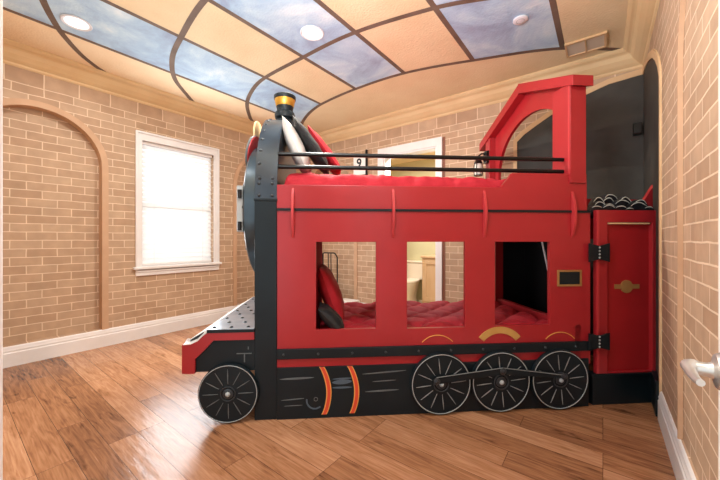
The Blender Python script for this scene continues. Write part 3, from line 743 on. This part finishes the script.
# upper guard rails
for z in (1.782, 1.695):
    MB().tube([(-0.002, 0.055, z), (2.053, 0.055, z)], 0.0145, 14).build('guard_rail', 'rail', BED, smooth=True)

# cab: two posts, arched end panel, gabled roof boards
MB().box(2.055, 2.175, -0.018, 0.17, 1.60, 2.32).build('cab_post', 'red', BED, bevel=0.003)
MB().box(2.053, 2.057, -0.012, 0.004, 1.668, 2.30).build('post_fillet', 'red_edge', BED)
MB().box(2.055, 2.165, 1.175, 1.265, 1.50, 2.34).build('cab_post', 'red', BED, bevel=0.003)
pan = [(0.16, 1.60), (0.16, 2.36), (0.61, 2.55), (1.20, 2.33), (1.20, 1.60)]
hole = [(1.11, 1.605), (1.11, 1.86)] + arc_pts(0.575, 1.86, 0.535, 0.0, pi*0.72, 24, 0.46)[1:] + [(0.19, 2.14), (0.19, 1.605)]
MB().prism(pan, 2.12, 2.15, m_end, holes=[list(reversed(hole))]).build('cab_arch', 'red', BED)
MB().prism([(-0.055, 2.278), (0.62, 2.525), (0.62, 2.612), (-0.055, 2.352)], 2.045, 2.20, m_end).build('roof_board', 'red', BED, bevel=0.003)
MB().prism([(0.62, 2.515), (1.40, 2.210), (1.40, 2.295), (0.62, 2.602)], 2.045, 2.20, m_end).build('roof_board', 'red', BED, bevel=0.003)

# ------------------------------------------------------------------ tender cabinet with its door, between bed and right wall
TEN = thing('tender_cabinet', 'narrow red tender cabinet with gold emblem between bed and right wall', 'cabinet', tloc(2.235, 0, 0), TA)
def m_t(s, z, t): return (s-2.235, t, z)
fr = MB().prism(rect(2.268, 2.744, 0.225, 1.410), 0.0, 0.03, m_t, holes=[rect(2.355, 2.706, 0.232, 1.322)]).build('face_frame', 'red', TEN, bevel=0.003)
w = MB().prism(rect(2.345, 2.715, 0.228, 1.325), 0.030, 0.04, m_t)
dpn = w.build('recessed_panel', 'door_red', TEN)
MB().prism(rect(2.365, 2.685, 1.309, 1.319), -0.001, 0.028, m_t).build('light_strip', 'cream_panel', TEN)
w = MB()
w.prism(arc_pts(2.527, 0.850, 0.047, 0, 2*pi, 40)[:-1], 0.022, 0.030, m_t)
w.prism(rect(2.434, 2.628, 0.834, 0.866), 0.024, 0.030, m_t)
w.build('emblem', 'dullgold', dpn)
MB().prism(rect(2.240, 2.735, 0.0, 0.205), 0.0, 0.04, m_t).build('plinth', 'black', TEN, bevel=0.003)
MB().prism(rect(2.225, 2.74, 0.205, 0.226), -0.012, 0.06, m_t).build('plinth_ledge', 'black', TEN, bevel=0.003)
MB().prism(rect(2.270, 2.286, 0.228, 1.405), -0.006, 0.0, m_t).build('stile_edge', 'red_edge', TEN)
# box behind the frame
MB().box(0.02, 0.50, 0.045, 0.40, 1.375, 1.40).build('tender_top', 'black', TEN)
MB().box(0.02, 0.85, 0.42, 0.45, 1.20, 1.545).build('rear_board', 'red', TEN)
MB().prism([(2.74, 1.412), (2.862, 1.412), (2.862, 1.625), (2.775, 1.50)], 0.13, 0.155, m_t).build('corner_brace', 'red', TEN)
MB().box(-0.065, 0.19, 1.13, 1.155, 0.0, 1.35).build('partition', 'rail', TEN)
pt = MB().box(0.185, 0.205, 0.46, 1.40, 0.0, 1.35).build('partition', 'rail', TEN)
MB().box(0.178, 0.184, 0.60, 0.665, 0.60, 0.72).build('outlet_plate', 'outlet', pt, bevel=0.003)
# bow-tie hinges
for zc, hh in ((1.103, 0.068), (0.466, 0.063)):
    p = [(2.187, zc-hh), (2.262, zc-hh*0.72), (2.272, zc-hh*0.72), (2.347, zc-hh), (2.347, zc+hh), (2.272, zc+hh*0.72), (2.262, zc+hh*0.72), (2.187, zc+hh)]
    h = MB().prism(p, -0.030, -0.022, m_t).build('strap_hinge', 'black', TEN, bevel=0.002)
    for j in range(4):
        MB().ball((2.267-2.235, -0.030, zc-0.036+j*0.024), 0.0075, 10, (1, 0.6, 1)).build('hinge_stud', 'silver', h, smooth=True)
    MB().cyl((2.267-2.235, -0.020, zc-hh*0.7), (2.267-2.235, -0.020, zc+hh*0.7), 0.007, 10).build('hinge_barrel', 'black', h)

# coal heap on the tender: cut-out lumps with white outlined tops
CO = thing('coal_heap', 'heap of black coal lumps with white outlines on top of the tender', 'coal heap', tloc(2.535, 0.055, 1.411), TA)
lumps = [(-0.215, 0.040, 0.050, 0), (-0.117, 0.044, 0.060, 0), (-0.024, 0.042, 0.055, 0), (0.050, 0.026, 0.040, 0), (0.117, 0.066, 0.085, 0), (0.202, 0.038, 0.042, 0),
         (-0.150, 0.074, 0.062, 1), (-0.080, 0.058, 0.060, 1), (0.035, 0.092, 0.080, 1), (0.172, 0.094, 0.075, 1),
         (-0.125, 0.110, 0.065, 2), (-0.050, 0.112, 0.065, 2), (0.095, 0.114, 0.070, 2), (0.012, 0.150, 0.085, 3)]
for x, h, r, lay in lumps:
    t0 = lay*0.042; n = 18
    tops = [(x + r*cos(a)*(1+0.05*sin(5*a+x*40)), 0.004 + (h-0.004)*(max(sin(a), 0)**1.15)*(1+0.05*sin(3*a+x*30))) for a in [pi*i/n for i in range(n+1)]]
    w = MB().prism([(x-r, 0.002)] + list(reversed(tops)) + [(x+r, 0.002)], t0, t0+0.04, m_side)
    lm = w.build('coal_lump', 'coal', CO, bevel=0.006, seg=3, dbl=True)
    w = MB().tube([(a, t0-0.0005, max(b-0.006, 0.004)) for a, b in tops[4:15]], [0.0008+0.0030*sin(pi*i/10) for i in range(11)], 6)
    w.build('white_outline', 'stroke_w', lm) if 'stroke_w' in M else w.build('white_outline', M.setdefault('stroke_w', base_mat('chalk_line', (206, 206, 196), 0.6)), lm)

# things in the dark space behind the bed's foot
st = thing('white_batten', 'thin white batten slanting in the dark behind the right bed window', 'batten', tloc(2.30, 0.65, 0.587), TA)
w = MB().tube([(0.085, 0.0, 0.20), (0.085, 0.175, 0.72)], 0.009, 8); w.build('stick', 'white', st)
tag(st, st['label'], 'batten')

# ================================================================== BEDDING
def quilt(name, label, loc, L, Wd, h, drop, seed, amp=0.035, group=None, ruffle=0.010):
    """puffy comforter: diamond pin-tucks, ruffles between them, rounded sides"""
    nx, ny = 150, 84
    w = MB(); g = []
    for i in range(nx+1):
        row = []
        for j in range(ny+1):
            x = L*i/nx; y = Wd*j/ny
            a = (x+y)/0.30; b = (x-y)/0.30
            da = abs(a-round(a)); db = abs(b-round(b))
            puff = (1-exp(-da*7))*(1-exp(-db*7))
            knot = exp(-((da*0.3)**2+(db*0.3)**2)/0.0020)
            ruf = noise.noise(Vector((x*22+seed, y*7, seed)))*0.5+noise.noise(Vector((x*9, y*24+seed, 2.3)))*0.5
            z = h + amp*puff + ruffle*ruf*(1-0.3*puff) - 0.012*knot + 0.012*noise.noise(Vector((x*2.2+seed, y*2.2, 0))) + (0.012*cos(x*1.6) if ruffle > 0.015 else 0)
            e = min(y, Wd-y, x, L-x)
            rr = 0.075
            if e < rr: z -= (rr - sqrt(max(rr*rr-(rr-e)**2, 0)))*(drop/rr)
            row.append(w.bm.verts.new((x, y, z)))
        g.append(row)
    for i in range(nx):
        for j in range(ny): w.bm.faces.new((g[i][j], g[i+1][j], g[i+1][j+1], g[i][j+1]))
    # underside closes it
    edge = [g[i][0] for i in range(nx+1)] + [g[nx][j] for j in range(1, ny+1)] + [g[i][ny] for i in range(nx-1, -1, -1)] + [g[0][j] for j in range(ny-1, 0, -1)]
    low = [w.bm.verts.new((v.co.x, v.co.y, 0.0)) for v in edge]
    n = len(edge)
    for i in range(n): w.bm.faces.new((edge[i], edge[(i+1) % n], low[(i+1) % n], low[i]))
    w.bm.faces.new(low)
    o = w.build(name, 'quilt', smooth=True, loc=loc, rot=TA)
    o.data.polygons.foreach_set('use_smooth', [True]*len(o.data.polygons))
    return tag(o, label, 'comforter', group)
def mattress(label, loc, L, Wd, h):
    w = MB().box(0, L, 0, Wd, 0, h).build('mattress', 'blackcloth', loc=loc, rot=TA, bevel=0.03, seg=3)
    return tag(w, label, 'mattress')
mattress('mattress of the lower bunk under the red comforter', tloc(0.262, 0.045, 0.301), 1.83, 1.08, 0.125)
mattress('mattress of the upper bunk under the red comforter', tloc(0.012, 0.085, 1.391), 2.02, 1.04, 0.16)
quilt('comforter', 'red pintuck comforter on the lower bunk behind the windows', tloc(0.265, 0.04, 0.428), 1.82, 1.09, 0.105, 0.045, 3.1)
quilt('comforter', 'red ruffled comforter on the upper bunk below the black rails', tloc(0.035, 0.07, 1.553), 2.0, 1.06, 0.098, 0.07, 8.4, 0.014, ruffle=0.022)

def pillow(label, mat, size, thick, loc, lean, yaw=0, seed=0, roll=0):
    n = 28; w = MB(); top = []; bot = []
    for i in range(n+1):
        rt, rb = [], []
        for j in range(n+1):
            a = -1+2*i/n; b = -1+2*j/n
            pinch = 1-0.07*(1-b*b)*abs(a)**3; pin2 = 1-0.07*(1-a*a)*abs(b)**3
            x, y = a*size/2*pinch, b*size/2*pin2
            f = max((1-abs(a)**2.6)*(1-abs(b)**2.6), 0)**0.55
            wr = 0.010*noise.noise(Vector((a*3+seed, b*3, seed)))*f
            rt.append((x, y, thick/2*f+wr)); rb.append((x, y, -thick/2*f+wr*0.5))
        top.append(rt); bot.append(rb)
    for G in (top, bot):
        vs = [[w.bm.verts.new(p) for p in r] for r in G]
        for i in range(n):
            for j in range(n): w.bm.faces.new((vs[i][j], vs[i+1][j], vs[i+1][j+1], vs[i][j+1]))
    R = Matrix.Rotation(yaw, 4, 'Z') @ Matrix.Rotation(lean, 4, 'Y') @ Matrix.Rotation(roll, 4, 'Z')
    bmesh.ops.transform(w.bm, matrix=R, verts=w.bm.verts)
    o = w.build('pillow', mat, loc=loc, rot=TA, smooth=True, dbl=True)
    o.data.polygons.foreach_set('use_smooth', [True]*len(o.data.polygons))
    return tag(o, label, 'pillow')
# upper bunk, leaning on the boiler ring
pillow('pale grey pillow leaning on the boiler ring on the upper bunk', 'whitecloth', 0.42, 0.12, tloc(0.094, 0.36, 1.890), radians(66), 0, 1)
pillow('black pillow between the pale and red pillows on the upper bunk', 'blackcloth', 0.46, 0.10, tloc(0.205, 0.42, 1.918), radians(55), 0, 2)
pillow('red pillow outermost of the upper bunk pillows, behind the black one', 'redcloth', 0.46, 0.10, tloc(0.300, 0.68, 1.945), radians(53), 0, 3)
# lower bunk, leaning on the headboard
pillow('red pillow leaning on the headboard in the lower bunk', 'redcloth', 0.36, 0.13, tloc(0.345, 0.88, 0.70), radians(76), 0, 4)
pillow('red pillow nearest the first window in the lower bunk', 'redcloth', 0.48, 0.15, tloc(0.352, 0.44, 0.765), radians(70), 0, 5)
pillow('black pillow low in front of the red pillow at the first window', 'blackcloth', 0.26, 0.10, tloc(0.358, 0.135, 0.632), radians(47), 0, 6)

# ================================================================== SMALL THINGS ROUND THE ROOM
# station sign
sg = thing('platform_sign', 'small white sign with a black numeral beside the bathroom doorway', 'sign', room(-3.08, VB-0.02, 2.38), ROT)
MB().box(-0.125, 0.115, -0.012, 0.012, -0.16, 0.16).build('sign_board', 'signw', sg, bevel=0.002)
MB().box(0.118, 0.138, -0.02, 0.016, -0.20, 0.22).build('sign_bracket', 'black', sg)
cu = bpy.data.curves.new('numeral', 'FONT'); cu.body = '9'; cu.size = 0.20; cu.align_x = 'CENTER'; cu.align_y = 'CENTER'; cu.extrude = 0.001; cu.offset = 0.004
tmp = bpy.data.objects.new('tmp', cu); COL.objects.link(tmp)
me = bpy.data.meshes.new_from_object(tmp.evaluated_get(bpy.context.evaluated_depsgraph_get())); bpy.data.objects.remove(tmp)
me.materials.append(M['black']); me.name = 'numeral'
nm = bpy.data.objects.new('numeral', me); COL.objects.link(nm); nm.parent = sg; nm.location = (-0.01, -0.0135, 0.02); nm.rotation_euler = (pi/2, 0, 0)

# luggage trolley and trunk
tr = thing('luggage_trolley', 'black wire luggage trolley against the far brick niche', 'trolley', room(-3.60, 3.90, 0), ROT)
def bent(pts, r): return MB().tube(pts, r, 8)
hx = 0.16
bent([(-hx, 0, 0.04), (-hx, 0.02, 0.5), (-hx, 0.02, 0.90), (-hx+0.02, 0.0, 0.955), (-hx+0.05, 0.0, 0.97), (hx-0.05, 0.0, 0.97), (hx-0.02, 0.0, 0.955), (hx, 0.02, 0.90), (hx, 0.02, 0.5), (hx, 0, 0.04)], 0.011).build('handle_frame', 'black', tr, smooth=True)
for x in (-0.03, 0.03): bent([(x, 0.02, 0.30), (x, 0.01, 0.965)], 0.008).build('upright', 'black', tr, smooth=True)
MB().box(-0.2, 0.2, -0.30, 0.04, 0.07, 0.095).build('platform', 'black', tr, bevel=0.003)
for x in (-0.17, 0.17):
    for y in (-0.26, 0.0): MB().cyl((x-0.012, y, 0.035), (x+0.012, y, 0.035), 0.035, 16).build('castor', 'rail', tr)
tk = thing('trunk', 'tan travel trunk standing on the wire trolley', 'trunk', room(-3.58, 3.74, 0.096), ROT)
MB().box(-0.19, 0.19, -0.13, 0.13, 0, 0.24).build('trunk_body', 'trunk', tk, bevel=0.01)
MB().box(-0.195, 0.195, -0.135, 0.135, 0.242, 0.32).build('trunk_lid', 'trunk', tk, bevel=0.015)
MB().box(-0.03, 0.03, -0.142, -0.135, 0.22, 0.27).build('clasp', 'brass', tk)
cb = thing('storage_box', 'small pale box on the floor beside the bathroom doorway wall', 'box', room(-3.21, 3.92, 0), ROT)
MB().box(-0.15, 0.15, -0.10, 0.10, 0, 0.20).build('box_body', 'signw', cb, bevel=0.005)
MB().box(-0.155, 0.155, -0.105, 0.105, 0.201, 0.235).build('box_lid', 'signw', cb, bevel=0.005)

# small black box in the tunnel corner
sp_ = thing('wall_speaker', 'small black speaker box mounted in the tunnel corner', 'speaker', room(0.262, VB-0.055, 2.25), ROT)
MB().box(-0.032, 0.032, -0.03, 0.05, -0.052, 0.052).build('speaker_body', 'rail', sp_, bevel=0.004)
MB().box(-0.026, 0.026, -0.034, -0.03, -0.045, 0.0).build('speaker_grille', 'rail', sp_)

# lantern on the far cab post
ln = thing('cab_lantern', 'small ornate lantern hanging on a black bracket from the cab post', 'lantern', tloc(2.05, 1.22, 2.05), TA)
MB().box(-0.024, 0.003, -0.04, 0.04, -0.02, 0.11).tube([(-0.02, 0, 0.08), (-0.06, 0, 0.085), (-0.095, 0, 0.06), (-0.10, 0, 0.03)], 0.009, 8).tube([(-0.02, 0, 0.0), (-0.06, 0, 0.03), (-0.09, 0, 0.06)], 0.007, 8).build('bracket', 'rail', ln, smooth=True)
MB().lathe([(0.004, 0.03), (0.03, 0.015), (0.045, -0.02), (0.042, -0.03)], (-0.10, 0, 0), (0, 0, 1), 16).build('lantern_cap', 'rail', ln, smooth=True)
MB().lathe([(0.036, -0.03), (0.044, -0.09), (0.036, -0.15)], (-0.10, 0, 0), (0, 0, 1), 16).build('glass_body', 'glass', ln, smooth=True)
w = MB()
for i in range(4):
    a = pi/4+i*pi/2; w.tube([(-0.10+0.045*cos(a), 0.045*sin(a), -0.03), (-0.10+0.052*cos(a), 0.052*sin(a), -0.09), (-0.10+0.043*cos(a), 0.043*sin(a), -0.155)], 0.004, 6)
w.torus((-0.10, 0, -0.155), (0, 0, 1), 0.043, 0.005, 24, 6).build('wire_cage', 'rail', ln, smooth=True)

# ================================================================== LIGHT
def area(name, loc, size, power, col=(1, 1, 1), rot=(0, 0, 0), shape='DISK', sy=None):
    l = bpy.data.lights.new(name, 'AREA'); l.energy = power; l.size = size; l.shape = shape; l.color = col
    if sy: l.size_y = sy
    o = bpy.data.objects.new(name, l); COL.objects.link(o); o.location = loc; o.rotation_euler = rot
    return o
WARM = (1.0, 0.98, 0.95)
for u, v, p, wc in ((-3.51, 0.70, 10, WARM), (-2.035, 1.985, 50, (1.0, 0.95, 0.84)), (-0.60, 0.75, 17, WARM), (-2.035, 0.55, 9, WARM)):
    area('recessed_lamp', room(u, v, ZC-0.03), 0.15, p, wc)
area('window_daylight', room(UL+0.09, 1.94, 1.62), 0.85, 36, (0.88, 0.95, 1.0), (pi/2, 0, ROT-pi/2), 'RECTANGLE', 1.45)
area('bathroom_lamp', room(-2.25, 4.55, BZ-0.06), 0.3, 44, WARM)

area('added_ceiling_fill', room(-0.75, 0.30, 2.1), 0.7, 60, (0.86, 0.95, 1.0), (radians(180-25), 0, ROT), 'DISK')  # unseen area light added to brighten the ceiling from below
wld = bpy.data.worlds.new('World'); SC.world = wld; wld.use_nodes = True
bg = wld.node_tree.nodes['Background']; bg.inputs['Color'].default_value = (0.84, 0.94, 1.0, 1); bg.inputs['Strength'].default_value = 1.55

# ================================================================== CAMERA
cam = bpy.data.cameras.new('camera'); co = bpy.data.objects.new('camera', cam); COL.objects.link(co)
cam.sensor_width = 36; cam.lens = 16.0; cam.shift_y = -1/720; cam.clip_start = 0.03
co.location = (0, 0, H); co.rotation_euler = (pi/2, 0, 0)
SC.camera = co
SC.view_settings.view_transform = 'Standard'; SC.view_settings.look = 'None'; SC.view_settings.gamma = 1; SC.view_settings.use_curve_mapping = False
SC.view_settings.exposure = 0.36
